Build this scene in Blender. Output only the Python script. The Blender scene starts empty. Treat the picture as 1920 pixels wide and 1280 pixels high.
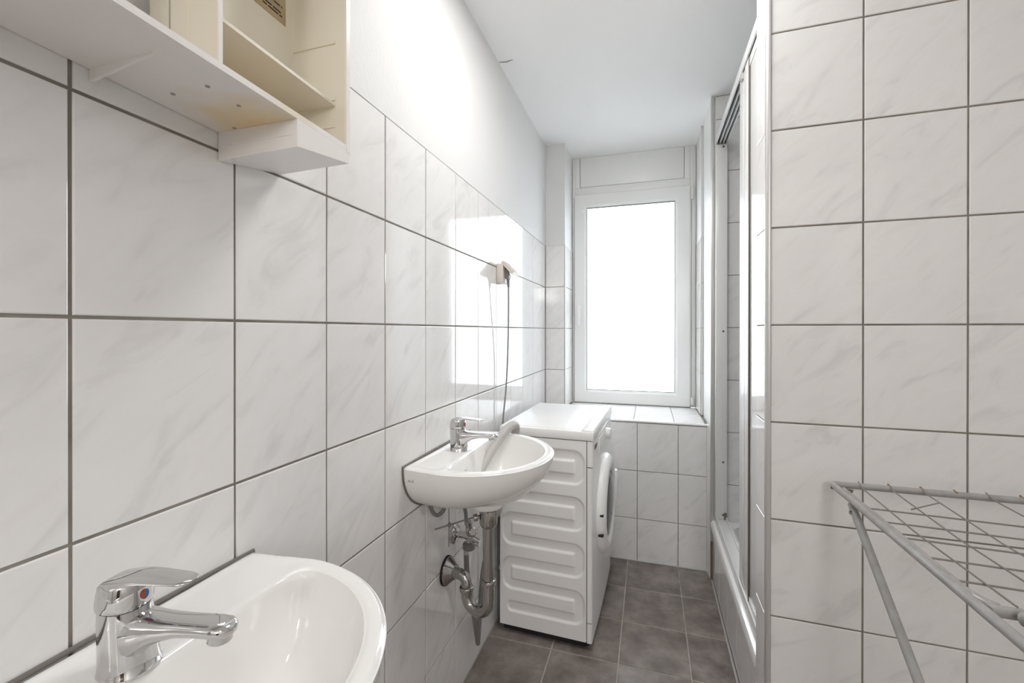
import bpy, bmesh, math, random
from mathutils import Vector, Matrix, Euler
random.seed(7)
C = bpy.context.scene
COL = C.collection
PI = math.pi
H_CAM = 1.218

# ------------------------------------------------------------------ camera
cam_d = bpy.data.cameras.new('camera')
cam = bpy.data.objects.new('camera', cam_d); COL.objects.link(cam)
cam_d.sensor_fit = 'HORIZONTAL'; cam_d.sensor_width = 36.0
cam_d.lens = 824.55 / 1920 * 36.0
cam_d.shift_y = -(640 - 621.19) / 1920
cam_d.clip_start = 0.02
yaw, pitch, roll = 0.30232, -0.00171, 0.0006
F = Vector((-math.sin(yaw)*math.cos(pitch), math.cos(yaw)*math.cos(pitch), math.sin(pitch)))
R0 = Vector((math.cos(yaw), math.sin(yaw), 0)); U0 = R0.cross(F)
R_ = R0*math.cos(roll) + U0*math.sin(roll); U_ = -R0*math.sin(roll) + U0*math.cos(roll)
M = Matrix.Identity(4)
for i in range(3):
    M[i][0] = R_[i]; M[i][1] = U_[i]; M[i][2] = -F[i]
M[2][3] = H_CAM
cam.matrix_world = M
C.camera = cam

# ------------------------------------------------------------------ world, lights, exposure
C.view_settings.view_transform = 'Standard'
C.view_settings.look = 'None'
C.view_settings.gamma = 1.0
C.view_settings.use_curve_mapping = False
C.view_settings.exposure = 0.6
C.cycles.use_denoising = True
C.cycles.max_bounces = 14
C.cycles.diffuse_bounces = 8
C.cycles.glossy_bounces = 6
C.cycles.sample_clamp_indirect = 8.0
w = bpy.data.worlds.new('sky'); C.world = w; w.use_nodes = True
w.node_tree.nodes['Background'].inputs[0].default_value = (0.88, 0.94, 1.0, 1)
w.node_tree.nodes['Background'].inputs[1].default_value = 6.0
LAMP_POWER = 6.2
NEAR_FILL_POWER = 2.0
REAR_FILL_POWER = 27.0

def sphere_fill(name, loc, power, radius, color):
    d = bpy.data.lights.new(name, 'POINT'); d.shadow_soft_size = radius
    d.energy = power; d.color = color
    o = bpy.data.objects.new(name, d); COL.objects.link(o); o.location = loc
    return o
def ceiling_light(name, loc, power, size, color):
    d = bpy.data.lights.new(name, 'AREA'); d.shape = 'DISK'; d.size = size
    d.energy = power; d.color = color
    o = bpy.data.objects.new(name, d); COL.objects.link(o); o.location = loc
    return o
ceiling_light('ceiling_lamp_light', (-0.08, 1.18, 2.34), LAMP_POWER, 0.42, (1.0, 0.993, 0.98))
sphere_fill('rear_fill_light', (0.42, -2.05, 1.85), REAR_FILL_POWER, 0.16, (1.0, 0.99, 0.975))  # added fill behind the camera for surfaces facing it, no known fixture
ceiling_light('near_ceiling_fill', (0.45, -0.55, 2.33), NEAR_FILL_POWER, 0.34, (1.0, 0.993, 0.98))  # unseen extra fill under the ceiling, added to brighten the camera side

# ------------------------------------------------------------------ materials
def newmat(name):
    m = bpy.data.materials.new(name); m.use_nodes = True
    return m, m.node_tree, m.node_tree.nodes['Principled BSDF']

def simple(name, col, rough=0.5, metal=0.0, spec=0.5, bump=0.0, bscale=200, coat=0.0):
    m, t, b = newmat(name)
    b.inputs['Base Color'].default_value = (*col, 1)
    b.inputs['Roughness'].default_value = rough
    b.inputs['Metallic'].default_value = metal
    b.inputs['Specular IOR Level'].default_value = spec
    b.inputs['Coat Weight'].default_value = coat
    if bump:
        n = t.nodes.new('ShaderNodeTexNoise'); n.inputs['Scale'].default_value = bscale; n.inputs['Detail'].default_value = 4
        g = t.nodes.new('ShaderNodeTexCoord')
        t.links.new(g.outputs['Object'], n.inputs['Vector'])
        bp = t.nodes.new('ShaderNodeBump'); bp.inputs['Strength'].default_value = bump; bp.inputs['Distance'].default_value = 0.002
        t.links.new(n.outputs['Fac'], bp.inputs['Height']); t.links.new(bp.outputs['Normal'], b.inputs['Normal'])
    return m

def ramp(t, stops):
    r = t.nodes.new('ShaderNodeValToRGB'); e = r.color_ramp.elements
    while len(e) < len(stops): e.new(0.5)
    for k, (p, c) in enumerate(stops):
        e[k].position = p; e[k].color = (*c, 1)
    return r

def piece_coords(t):
    """Object coordinates shifted by each piece's own location, so every piece has its own grain."""
    g = t.nodes.new('ShaderNodeTexCoord'); oi = t.nodes.new('ShaderNodeObjectInfo')
    sc = t.nodes.new('ShaderNodeVectorMath'); sc.operation = 'SCALE'; sc.inputs['Scale'].default_value = 7.31
    t.links.new(oi.outputs['Location'], sc.inputs[0])
    ad = t.nodes.new('ShaderNodeVectorMath'); ad.operation = 'ADD'
    t.links.new(g.outputs['Object'], ad.inputs[0]); t.links.new(sc.outputs[0], ad.inputs[1])
    return ad.outputs[0], oi

def tile_material():
    m, t, b = newmat('glazed_wall_tile')
    v, oi = piece_coords(t)
    mr = t.nodes.new('ShaderNodeMapping'); mr.inputs['Rotation'].default_value = (0, 0, -0.72)
    mp = t.nodes.new('ShaderNodeMapping'); mp.inputs['Scale'].default_value = (7, 21, 9)
    t.links.new(v, mr.inputs['Vector']); t.links.new(mr.outputs[0], mp.inputs['Vector'])
    n = t.nodes.new('ShaderNodeTexNoise'); n.inputs['Scale'].default_value = 1.0; n.inputs['Detail'].default_value = 5; n.inputs['Distortion'].default_value = 0.9
    t.links.new(mp.outputs[0], n.inputs['Vector'])
    r = ramp(t, [(0.27, (0.715, 0.705, 0.697)), (0.43, (0.80, 0.791, 0.782)), (0.6, (0.822, 0.814, 0.806)), (0.76, (0.80, 0.775, 0.767))])
    t.links.new(n.outputs['Fac'], r.inputs[0])
    t.links.new(r.outputs[0], b.inputs['Base Color'])
    b.inputs['Roughness'].default_value = 0.07
    b.inputs['Specular IOR Level'].default_value = 0.55
    n2 = t.nodes.new('ShaderNodeTexNoise'); n2.inputs['Scale'].default_value = 9
    t.links.new(v, n2.inputs['Vector'])
    bp = t.nodes.new('ShaderNodeBump'); bp.inputs['Strength'].default_value = 0.12; bp.inputs['Distance'].default_value = 0.0012
    t.links.new(n2.outputs['Fac'], bp.inputs['Height']); t.links.new(bp.outputs[0], b.inputs['Normal'])
    return m

def floor_material():
    m, t, b = newmat('brown_stoneware_floor_tile')
    v, oi = piece_coords(t)
    n = t.nodes.new('ShaderNodeTexNoise'); n.inputs['Scale'].default_value = 9; n.inputs['Detail'].default_value = 7; n.inputs['Roughness'].default_value = 0.62
    t.links.new(v, n.inputs['Vector'])
    r = ramp(t, [(0.3, (0.145, 0.121, 0.106)), (0.5, (0.225, 0.192, 0.174)), (0.68, (0.32, 0.28, 0.258))])
    t.links.new(n.outputs['Fac'], r.inputs[0]); t.links.new(r.outputs[0], b.inputs['Base Color'])
    b.inputs['Roughness'].default_value = 0.24
    n2 = t.nodes.new('ShaderNodeTexNoise'); n2.inputs['Scale'].default_value = 60; n2.inputs['Detail'].default_value = 4
    t.links.new(v, n2.inputs['Vector'])
    bp = t.nodes.new('ShaderNodeBump'); bp.inputs['Strength'].default_value = 0.12; bp.inputs['Distance'].default_value = 0.001
    t.links.new(n2.outputs['Fac'], bp.inputs['Height']); t.links.new(bp.outputs[0], b.inputs['Normal'])
    return m

def mottled(name, stops, rough, scale, bump=0.0):
    m, t, b = newmat(name)
    g = t.nodes.new('ShaderNodeTexCoord')
    n = t.nodes.new('ShaderNodeTexNoise'); n.inputs['Scale'].default_value = scale; n.inputs['Detail'].default_value = 5
    t.links.new(g.outputs['Object'], n.inputs['Vector'])
    r = ramp(t, stops); t.links.new(n.outputs['Fac'], r.inputs[0]); t.links.new(r.outputs[0], b.inputs['Base Color'])
    b.inputs['Roughness'].default_value = rough
    if bump:
        bp = t.nodes.new('ShaderNodeBump'); bp.inputs['Strength'].default_value = bump; bp.inputs['Distance'].default_value = 0.002
        t.links.new(n.outputs['Fac'], bp.inputs['Height']); t.links.new(bp.outputs[0], b.inputs['Normal'])
    return m

def stained_panel():
    m, t, b = newmat('white_panel_with_yellow_stain')
    g = t.nodes.new('ShaderNodeTexCoord')
    n = t.nodes.new('ShaderNodeTexNoise'); n.inputs['Scale'].default_value = 18; n.inputs['Detail'].default_value = 4
    t.links.new(g.outputs['Object'], n.inputs['Vector'])
    d = t.nodes.new('ShaderNodeVectorMath'); d.operation = 'DISTANCE'; d.inputs[1].default_value = (0.075, 0.185, -0.008)
    t.links.new(g.outputs['Object'], d.inputs[0])
    ad = t.nodes.new('ShaderNodeMath'); ad.operation = 'MULTIPLY_ADD'; ad.inputs[1].default_value = 0.09; t.links.new(n.outputs['Fac'], ad.inputs[0]); t.links.new(d.outputs['Value'], ad.inputs[2])
    r = ramp(t, [(0.05, (0.80, 0.58, 0.30)), (0.085, (0.82, 0.70, 0.50)), (0.13, (0.86, 0.835, 0.81))])
    t.links.new(ad.outputs[0], r.inputs[0]); t.links.new(r.outputs[0], b.inputs['Base Color'])
    b.inputs['Roughness'].default_value = 0.3
    return m

def pane_material():
    m, t, b = newmat('frosted_window_glass')
    g = t.nodes.new('ShaderNodeTexCoord')
    n = t.nodes.new('ShaderNodeTexNoise'); n.inputs['Scale'].default_value = 55; n.inputs['Detail'].default_value = 3; n.inputs['Distortion'].default_value = 1.0
    t.links.new(g.outputs['Object'], n.inputs['Vector'])
    bp = t.nodes.new('ShaderNodeBump'); bp.inputs['Strength'].default_value = 0.35; bp.inputs['Distance'].default_value = 0.004
    t.links.new(n.outputs['Fac'], bp.inputs['Height'])
    b.inputs['Base Color'].default_value = (0.97, 0.985, 0.99, 1); b.inputs['Roughness'].default_value = 0.45
    b.inputs['Transmission Weight'].default_value = 1.0; b.inputs['IOR'].default_value = 1.45
    t.links.new(bp.outputs[0], b.inputs['Normal'])
    return m

MT = dict(
    tile=tile_material(), floor=floor_material(), pane=pane_material(),
    grout=mottled('brown_grey_grout', [(0.3, (0.19, 0.17, 0.147)), (0.7, (0.31, 0.285, 0.255))], 0.9, 14),
    floor_grout=mottled('pale_floor_grout', [(0.3, (0.34, 0.30, 0.265)), (0.7, (0.50, 0.455, 0.41))], 0.9, 20),
    plaster=simple('white_plaster', (0.73, 0.726, 0.72), 0.85, bump=0.35, bscale=90),
    ceiling=simple('white_ceiling_paint', (0.88, 0.876, 0.868), 0.9, bump=0.15, bscale=60),
    paint=simple('white_gloss_paint', (0.86, 0.86, 0.845), 0.3, bump=0.05, bscale=40),
    ceramic=simple('white_sanitary_ceramic', (0.87, 0.86, 0.845), 0.06, spec=0.55),
    chrome=simple('polished_chrome', (0.64, 0.635, 0.63), 0.05, metal=1),
    pipe=simple('dull_chrome_pipe', (0.44, 0.425, 0.41), 0.14, metal=1),
    satin=mottled('silver_lacquered_tube', [(0.35, (0.30, 0.292, 0.282)), (0.65, (0.355, 0.346, 0.336))], 0.26, 40),
    wire=simple('grey_coated_wire', (0.26, 0.24, 0.225), 0.4, metal=0.3),
    rust=simple('rusty_weld', (0.28, 0.16, 0.07), 0.8),
    alu=simple('matt_aluminium_edge', (0.62, 0.61, 0.60), 0.38, metal=0.6),
    pvc=simple('white_pvc', (0.82, 0.82, 0.81), 0.25, spec=0.45),
    enamel=simple('white_enamelled_steel', (0.86, 0.852, 0.84), 0.22),
    plastic=simple('white_appliance_plastic', (0.87, 0.867, 0.858), 0.28),
    cab_white=simple('off_white_cabinet_plastic', (0.86, 0.835, 0.81), 0.3),
    cab_bottom=stained_panel(),
    cab_cream=mottled('yellowed_cream_plastic', [(0.3, (0.80, 0.735, 0.61)), (0.7, (0.84, 0.80, 0.70))], 0.35, 5),
    acrylic=simple('white_tray_acrylic', (0.84, 0.84, 0.83), 0.1),
    screen=simple('milky_screen_panel', (0.74, 0.735, 0.72), 0.12),
    gasket=simple('dark_grey_gasket', (0.10, 0.10, 0.105), 0.6),
    sealant=simple('grey_silicone', (0.17, 0.155, 0.14), 0.5),
    black=simple('black_rubber', (0.016, 0.015, 0.014), 0.6),
    drumglass=simple('dark_door_glass', (0.03, 0.034, 0.036), 0.06, spec=0.7),
    hose=simple('grey_drain_hose', (0.50, 0.485, 0.465), 0.5),
    hose_dark=simple('dark_grey_hose', (0.20, 0.19, 0.18), 0.45),
    cable=simple('grey_cable', (0.21, 0.22, 0.215), 0.5),
    socket=simple('aged_white_socket_plastic', (0.66, 0.60, 0.545), 0.35),
    paper=mottled('aged_sticker_paper', [(0.3, (0.42, 0.32, 0.19)), (0.7, (0.52, 0.42, 0.27))], 0.8, 30),
    ink=simple('brown_black_ink', (0.06, 0.045, 0.03), 0.8),
    greyink=simple('grey_print', (0.16, 0.155, 0.15), 0.6),
    red=simple('red_mark', (0.35, 0.06, 0.04), 0.3), blue=simple('blue_mark', (0.03, 0.12, 0.36), 0.3),
    mdf=simple('bare_brown_board', (0.20, 0.145, 0.10), 0.8, bump=0.2, bscale=60),
    render=simple('grey_facade_render', (0.68, 0.685, 0.69), 0.9, bump=0.2, bscale=8),
    door=simple('dark_wood_door', (0.06, 0.038, 0.024), 0.4),
)

# ------------------------------------------------------------------ geometry helpers
WL = {}          # world offset of each parent
class G:
    def __init__(s): s.v = []; s.f = []
    def add(s, vs, fs):
        b = len(s.v); s.v += [Vector(p) for p in vs]; s.f += [tuple(b+i for i in f) for f in fs]; return s
    def quad(s, a, b, c, d): return s.add([a, b, c, d], [(0, 1, 2, 3)])
    def box(s, x0, x1, y0, y1, z0, z1, bev=0.0):
        if x0 > x1: x0, x1 = x1, x0
        if y0 > y1: y0, y1 = y1, y0
        if bev <= 0:
            vs = [(x, y, z) for x in (x0, x1) for y in (y0, y1) for z in (z0, z1)]
            return s.add(vs, [(0, 1, 3, 2), (4, 6, 7, 5), (0, 4, 5, 1), (2, 3, 7, 6), (0, 2, 6, 4), (1, 5, 7, 3)])
        bm = bmesh.new(); bmesh.ops.create_cube(bm, size=1)
        for v in bm.verts:
            v.co = Vector(((x0+x1)/2+v.co.x*(x1-x0), (y0+y1)/2+v.co.y*(y1-y0), (z0+z1)/2+v.co.z*(z1-z0)))
        bmesh.ops.bevel(bm, geom=bm.edges[:], offset=bev, segments=2, profile=0.5, affect='EDGES')
        bm.verts.ensure_lookup_table()
        s.add([v.co.copy() for v in bm.verts], [tuple(v.index for v in f.verts) for f in bm.faces]); bm.free()
        return s
    def loft(s, rings, cap0=True, cap1=True, closed=True):
        n = len(rings[0]); b = len(s.v)
        for r in rings: s.v += [Vector(p) for p in r]
        for k in range(len(rings)-1):
            for i in range(n if closed else n-1):
                j = (i+1) % n
                s.f.append((b+k*n+i, b+k*n+j, b+(k+1)*n+j, b+(k+1)*n+i))
        if cap0: s.f.append(tuple(b+i for i in reversed(range(n))))
        if cap1: s.f.append(tuple(b+(len(rings)-1)*n+i for i in range(n)))
        return s
    def tube(s, pts, r, n=14, cap=True):
        pts = [Vector(p) for p in pts]; rings = []
        rs = r if isinstance(r, (list, tuple)) else [r]*len(pts)
        up = None
        for i, p in enumerate(pts):
            a = pts[max(0, i-1)]; c = pts[min(len(pts)-1, i+1)]
            t = (c-a).normalized()
            if up is None:
                up = Vector((0, 0, 1)) if abs(t.z) < 0.9 else Vector((1, 0, 0))
            x = up - t*up.dot(t); x.normalize(); up = x; y = t.cross(x)
            rings.append([p + (x*math.cos(2*PI*k/n) + y*math.sin(2*PI*k/n))*rs[i] for k in range(n)])
        return s.loft(rings, cap, cap)
    def lathe(s, prof, origin, axis=(0, 0, 1), n=32, cap=True):
        """prof: list of (radius, height along axis)"""
        o = Vector(origin); a = Vector(axis).normalized()
        x = Vector((1, 0, 0)) if abs(a.x) < 0.9 else Vector((0, 1, 0)); x = (x - a*x.dot(a)).normalized(); y = a.cross(x)
        rings = [[o + a*h + (x*math.cos(2*PI*k/n) + y*math.sin(2*PI*k/n))*max(r, 1e-5) for k in range(n)] for r, h in prof]
        return s.loft(rings, cap, cap)
    def prism(s, poly, d):
        """extrude a polygon (list of 3-D points) by vector d"""
        d = Vector(d); return s.loft([[Vector(p) for p in poly], [Vector(p)+d for p in poly]])
    def build(s, name, mat, parent=None, smooth=35, local=False):
        me = bpy.data.meshes.new(name)
        off = Vector((0, 0, 0)) if local or parent is None else WL.get(parent.name, Vector((0, 0, 0)))
        me.from_pydata([p-off for p in s.v], [], s.f)
        bm = bmesh.new(); bm.from_mesh(me); bmesh.ops.recalc_face_normals(bm, faces=bm.faces[:]); bm.to_mesh(me); bm.free()
        if smooth is not None:
            for p in me.polygons: p.use_smooth = True
            me.set_sharp_from_angle(angle=math.radians(smooth))
        me.materials.append(mat); me.update()
        o = bpy.data.objects.new(name, me); COL.objects.link(o)
        if parent is not None:
            o.parent = parent
            WL[o.name] = off.copy()
        return o

def thing(name, label, cat, loc, rot=0.0, group=None):
    o = bpy.data.objects.new(name, None); o.empty_display_size = 0.05; COL.objects.link(o)
    o.location = loc; o.rotation_euler = (0, 0, rot); o['label'] = label; o['category'] = cat
    if group: o['group'] = group
    WL[o.name] = Vector(loc)
    return o

def tag(o, label, cat, group=None):
    o['label'] = label; o['category'] = cat
    if group: o['group'] = group
    return o

def struct(name, g, mat, label=None, smooth=None):
    o = g.build(name, mat, None, smooth); o['kind'] = 'structure'
    if label: o['label'] = label
    return o

def curve_pts(ctrl, n=10):
    """Catmull-Rom through control points"""
    P = [Vector(p) for p in ctrl]; P = [P[0]*2-P[1]] + P + [P[-1]*2-P[-2]]; out = []
    for i in range(1, len(P)-2):
        for k in range(n):
            t = k/n; a, b, c, d = P[i-1], P[i], P[i+1], P[i+2]
            out.append(0.5*((2*b)+(c-a)*t+(2*a-5*b+4*c-d)*t*t+(3*b-a-3*c+d)*t**3))
    out.append(P[-2]); return out

# ------------------------------------------------------------------ tiles
TILE_CACHE = {}
def tile_mesh(w, h, t=0.006, bv=0.0016, mat='tile'):
    key = (round(w, 4), round(h, 4), t, mat)
    if key in TILE_CACHE: return TILE_CACHE[key]
    a, b = w/2, h/2
    ring = lambda x, y, z: [(-x, -y, z), (x, -y, z), (x, y, z), (-x, y, z)]
    vs = ring(a, b, -t) + ring(a, b, -bv) + ring(a-bv*0.35, b-bv*0.35, -bv*0.3) + ring(a-bv, b-bv, 0)
    fs = []
    for k in range(3):
        for i in range(4):
            j = (i+1) % 4; fs.append((k*4+i, k*4+j, (k+1)*4+j, (k+1)*4+i))
    fs.append((12, 13, 14, 15))
    me = bpy.data.meshes.new('tile'); me.from_pydata(vs, [], fs)
    me.materials.append(MT[mat]); me.update()
    TILE_CACHE[key] = me
    return me

def put_tile(parent, o, U, V, u0, u1, v0, v1, joint=0.004, mat='tile', t=0.006, jit=0.0014):
    """tile filling the grid cell [u0,u1]x[v0,v1] of the plane through o spanned by U, V"""
    U = Vector(U); V = Vector(V); N = U.cross(V)
    me = tile_mesh(u1-u0-joint, v1-v0-joint, t, mat=mat)
    ob = bpy.data.objects.new('tile', me); COL.objects.link(ob); ob.parent = parent
    m = Matrix.Identity(4)
    for i in range(3): m[i][0] = U[i]; m[i][1] = V[i]; m[i][2] = N[i]
    c = Vector(o) + U*((u0+u1)/2) + V*((v0+v1)/2) + N*random.uniform(-0.0004, 0.0002)
    m.translation = c
    m = m @ Euler((random.uniform(-jit, jit), random.uniform(-jit, jit), 0)).to_matrix().to_4x4()
    ob.matrix_local = m
    return ob

def grid(parent, o, U, V, us, vs, **k):
    for i in range(len(us)-1):
        for j in range(len(vs)-1):
            put_tile(parent, o, U, V, us[i], us[i+1], vs[j], vs[j+1], **k)

ROWS = [0.0, 0.221, 0.474, 0.727, 0.980, 1.233, 1.486, 1.741]
CEIL = 2.36
XL = -0.612

# ------------------------------------------------------------------ setting
# left wall
wl = struct('wall_left', G().box(-0.80, XL-0.0005, -2.3, 3.0, 1.741, CEIL).box(-0.80, XL-0.009, -2.3, 3.0, 0, 1.741), MT['plaster'],
            'long wall with pale marbled tiles below white plaster')
G().box(XL-0.009, XL-0.0022, -2.3, 2.66, 0, 1.7405).build('grout', MT['grout'], wl, None)
ycols = [0.320+0.203*i for i in range(-4, 12)] + [2.654]
grid(wl, (XL, 0, 0), (0, 1, 0), (0, 0, 1), ycols, ROWS)

# ceiling with its small crack by the wall
ce = struct('ceiling', G().box(-0.80, 1.75, -2.3, 3.0, CEIL, CEIL+0.12), MT['ceiling'], 'plain white painted ceiling')
G().prism([(XL+0.001, 1.772, CEIL-0.0015), (XL+0.03, 1.776, CEIL-0.004), (XL+0.062, 1.772, CEIL-0.0012), (XL+0.03, 1.781, CEIL-0.0015)], (0, 0, 0.002)).build('crack', MT['gasket'], ce, None)

# floor
fl = struct('floor', G().box(-0.80, 1.75, -2.3, 3.0, -0.06, -0.0025), MT['floor_grout'], 'brown-grey square stoneware floor tiles with pale joints')
fx = [XL, -0.357, -0.1065, 0.144, 0.297]
fy = [0.15, 0.401, 0.651, 0.902, 1.152, 1.402, 1.652, 1.9025, 2.158, 2.4165]
grid(fl, (0, 0, 0), (1, 0, 0), (0, 1, 0), fx, fy, mat='floor', jit=0.0008, joint=0.0055, t=0.008)
grid(fl, (0, 0, 0), (1, 0, 0), (0, 1, 0), [0.297, 0.547, 0.797, 1.047], [0.15, 0.401, 0.651, 0.902, 1.152, 1.285], mat='floor', jit=0.0008, joint=0.0055, t=0.008)

G().box(-0.19, 0.281, 2.414, 2.4185, -0.001, 0.004, 0.001).box(0.2895, 0.2968, 1.41, 2.335, -0.001, 0.0045, 0.001)\
   .prism([(0.262, 2.4185, -0.001), (0.276, 2.409, -0.001), (0.281, 2.385, -0.001), (0.287, 2.345, -0.001), (0.297, 2.33, -0.001), (0.297, 2.42, -0.001)], (0, 0, 0.0055)).build('caulk_strip', MT['hose'], fl, None)
# back wall: knee wall under the window, left pier, right pier, reveals
KY = 2.4185; KZ = 0.735
wb = struct('wall_back', G().box(XL, 0.281, KY+0.003, 3.0, 0, KZ-0.004).box(XL, -0.4905, 2.6565, 3.0, KZ-0.004, CEIL)
            .box(0.2755, 1.75, 2.6565, 3.0, 0, CEIL), MT['plaster'], 'window wall with a tiled ledge and white plastered piers')
G().box(XL, 0.281, KY+0.0022, KY+0.01, 0, KZ-0.004).box(XL, -0.4895, 2.6562, 2.665, KZ, 1.7405)\
    .box(-0.5, -0.4902, 2.657, 2.93, KZ, 1.7405).box(0.2752, 0.284, 2.657, 2.93, KZ, 1.7405).box(XL, 0.281, KY+0.01, 2.93, 0.728, 0.7428)\
    .box(0.2752, 0.2885, 2.6562, 2.665, KZ, 1.7405).build('grout', MT['grout'], wb, None)
KX = [XL+0.001, -0.465, -0.262, -0.0595, 0.1435, 0.2815]
grid(wb, (0, KY, 0), (1, 0, 0), (0, 0, 1), KX, [0.0, 0.224, 0.477, 0.7315], joint=0.003)
SX = [XL+0.13, -0.283, -0.0785, 0.125, 0.272]
grid(wb, (0, 0, 0.745), (1, 0, 0), (0, 1, 0), SX, [KY+0.006, 2.662, 2.912], joint=0.0025)
PROWS = [0.747, 0.980, 1.233, 1.486, 1.741]
grid(wb, (0, 2.654, 0), (1, 0, 0), (0, 0, 1), [XL+0.001, -0.4915], PROWS, joint=0.003)
grid(wb, (-0.488, 0, 0), (0, 1, 0), (0, 0, 1), [2.658, 2.906], PROWS, joint=0.003)
grid(wb, (0.2735, 0, 0), (0, -1, 0), (0, 0, 1), [-2.906, -2.659], PROWS, joint=0.003)
grid(wb, (0, 2.654, 0), (1, 0, 0), (0, 0, 1), [0.2765, 0.2875], PROWS, joint=0.002)
# rounded ledge edge and tile edge strips
e = [(KY+0.007, 0.7445), (KY+0.001, 0.7445), (KY-0.003, 0.7425), (KY-0.005, 0.739), (KY-0.004, 0.735), (KY+0.001, 0.7325), (KY+0.007, 0.7325)]
G().prism([(XL+0.001, y, z) for y, z in e], (0.892, 0, 0)).build('ledge_edge', MT['pvc'], wb, 60)
G().box(-0.4915, -0.4868, 2.6525, 2.659, KZ+0.012, 1.741, 0.001).build('edge_strip', MT['alu'], wb)
G().box(0.2722, 0.2768, 2.6525, 2.659, KZ+0.012, 1.741, 0.001).build('edge_strip', MT['alu'], wb)
G().box(0.2865, 0.2895, 2.6505, 2.655, KZ+0.012, 1.741, 0.0008).build('edge_strip', MT['alu'], wb)

# stub wall between the window recess and the shower
FY = 2.340
wsb = struct('wall_stub', G().box(0.289, 1.75, FY+0.003, 2.656, 0, CEIL), MT['paint'], 'narrow white stub wall between window recess and shower')
G().box(0.31, 1.2, FY+0.0022, FY+0.004, 0, CEIL-0.001).build('grout', MT['grout'], wsb, None)
AR = [0.221, 0.474, 0.727, 0.980, 1.233, 1.486, 1.739, 1.992, 2.245, 2.358]
grid(wsb, (0, FY, 0), (1, 0, 0), (0, 0, 1), [0.3045, 0.5, 0.703, 0.906, 1.109, 1.195], AR, joint=0.003)
G().box(0.2865, 0.3035, FY-0.002, FY+0.006, 0.19, CEIL-0.002, 0.002).build('corner_strip', MT['alu'], wsb)
G().box(0.2872, 0.3035, FY-0.001, FY+0.003, 0.0, 0.19).build('bare_board', MT['mdf'], wsb)
G().box(0.2805, 0.2895, KY-0.004, KY+0.02, 0, 0.745, 0.003).build('edge_strip', MT['pvc'], wsb)

# alcove right wall and shower partition
struct('wall_right', G().box(1.2, 1.75, 1.3, 2.66, 0, CEIL).box(1.5, 1.75, -2.3, 1.3, 0, CEIL), MT['plaster'])
struct('wall_front', G().box(-0.612, 0.15, -2.45, -2.3, 0, CEIL).box(1.0, 1.5, -2.45, -2.3, 0, CEIL).box(0.15, 1.0, -2.45, -2.3, 2.03, CEIL), MT['plaster'])
dr = struct('door_1', G().box(0.15, 1.0, -2.40, -2.36, 0, 2.03), MT['door'])
PA = -0.0171; PX = 0.3015; PYY = 1.2972
PU = Vector((math.cos(PA), math.sin(PA), 0)); PN = PU.cross(Vector((0, 0, 1)))
def pp(s, d, z): return Vector((PX, PYY, 0)) + PU*s - PN*d + Vector((0, 0, z))
XE = 0.2905; PYB = 1.402
poly = [pp(0.0, 0.009, 0), pp(1.3, 0.009, 0), Vector((1.6, PYB, 0)), Vector((XE+0.0115, PYB, 0)), Vector((XE+0.0115, 1.31, 0))]
wp = struct('wall_partition', G().prism(poly, (0, 0, CEIL)), MT['plaster'], 'tiled shower partition facing the room')
G().prism([pp(0.002, 0.0025, 0), pp(1.25, 0.0025, 0), pp(1.25, 0.012, 0), pp(0.002, 0.012, 0)], (0, 0, CEIL-0.001))\
   .box(XE+0.0022, XE+0.012, 1.31, PYB-0.001, 0, CEIL-0.001).build('grout', MT['grout'], wp, None)
PR = [0.0, 0.221, 0.474, 0.727, 0.980, 1.233, 1.486, 1.739, 1.992, 2.245, 2.358]
grid(wp, (PX, PYY, 0), PU, (0, 0, 1), [0.0, 0.203, 0.406, 0.609, 0.812, 1.015], PR)
grid(wp, (XE, 0, 0), (0, -1, 0), (0, 0, 1), [-PYB, -1.307], PR, joint=0.003)
# quarter-round corner strip
q = [(XE+0.0005, 1.307), (XE, 1.3035)]
for k in range(7):
    a = PI + k/6*PI/2; q.append((XE+0.0095+0.0095*math.cos(a), 1.3025+0.0085*math.sin(a)))
q += [(PX+0.001, 1.2945), (PX+0.001, 1.308)]
G().prism([(x, y, 0.001) for x, y in q], (0, 0, CEIL-0.002)).build('corner_strip', MT['alu'], wp, 50)

# shower apron (tiled front under the tray)
XA = 0.297
wa = struct('wall_apron', G().box(XA+0.0022, XA+0.05, PYB, FY, 0, 0.262), MT['grout'], 'low tiled front under the shower tray')
grid(wa, (XA, 0, 0), (0, -1, 0), (0, 0, 1), [-2.337, -2.131, -1.928, -1.725, -1.522, -1.403], [0.0, 0.012, 0.254][1:] , joint=0.003)

# ------------------------------------------------------------------ window
WY = 2.915
win = struct('window_1', G().box(-0.488, -0.468, WY, WY+0.07, 0.746, CEIL, 0.002).box(0.240, 0.2735, WY, WY+0.07, 0.746, CEIL, 0.002)
             .box(-0.468, 0.240, WY, WY+0.07, 2.112, 2.162, 0.002).box(-0.468, 0.240, WY, WY+0.07, 0.7445, 0.760, 0.001)
             .box(-0.468, -0.440, WY, WY+0.07, 2.162, CEIL, 0.001).box(0.208, 0.240, WY, WY+0.07, 2.162, CEIL, 0.001), MT['pvc'], 'white plastic window with frosted glass above the tiled ledge', 35)
G().box(-0.437, 0.205, WY+0.004, WY+0.03, 2.165, CEIL-0.001, 0.001).build('top_panel', MT['cab_white'] if False else MT['pvc'], win)
G().box(-0.4405, 0.2085, WY+0.012, WY+0.02, 2.1615, CEIL).build('panel_joint', MT['gasket'], win, None)
sash = G()
SX0, SX1, SZ0, SZ1 = -0.4735, 0.2405, 0.748, 2.112
GX0, GX1, GZ0, GZ1 = -0.392, 0.1525, 0.832, 2.026
yb, yf = WY+0.04, WY-0.012
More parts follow.
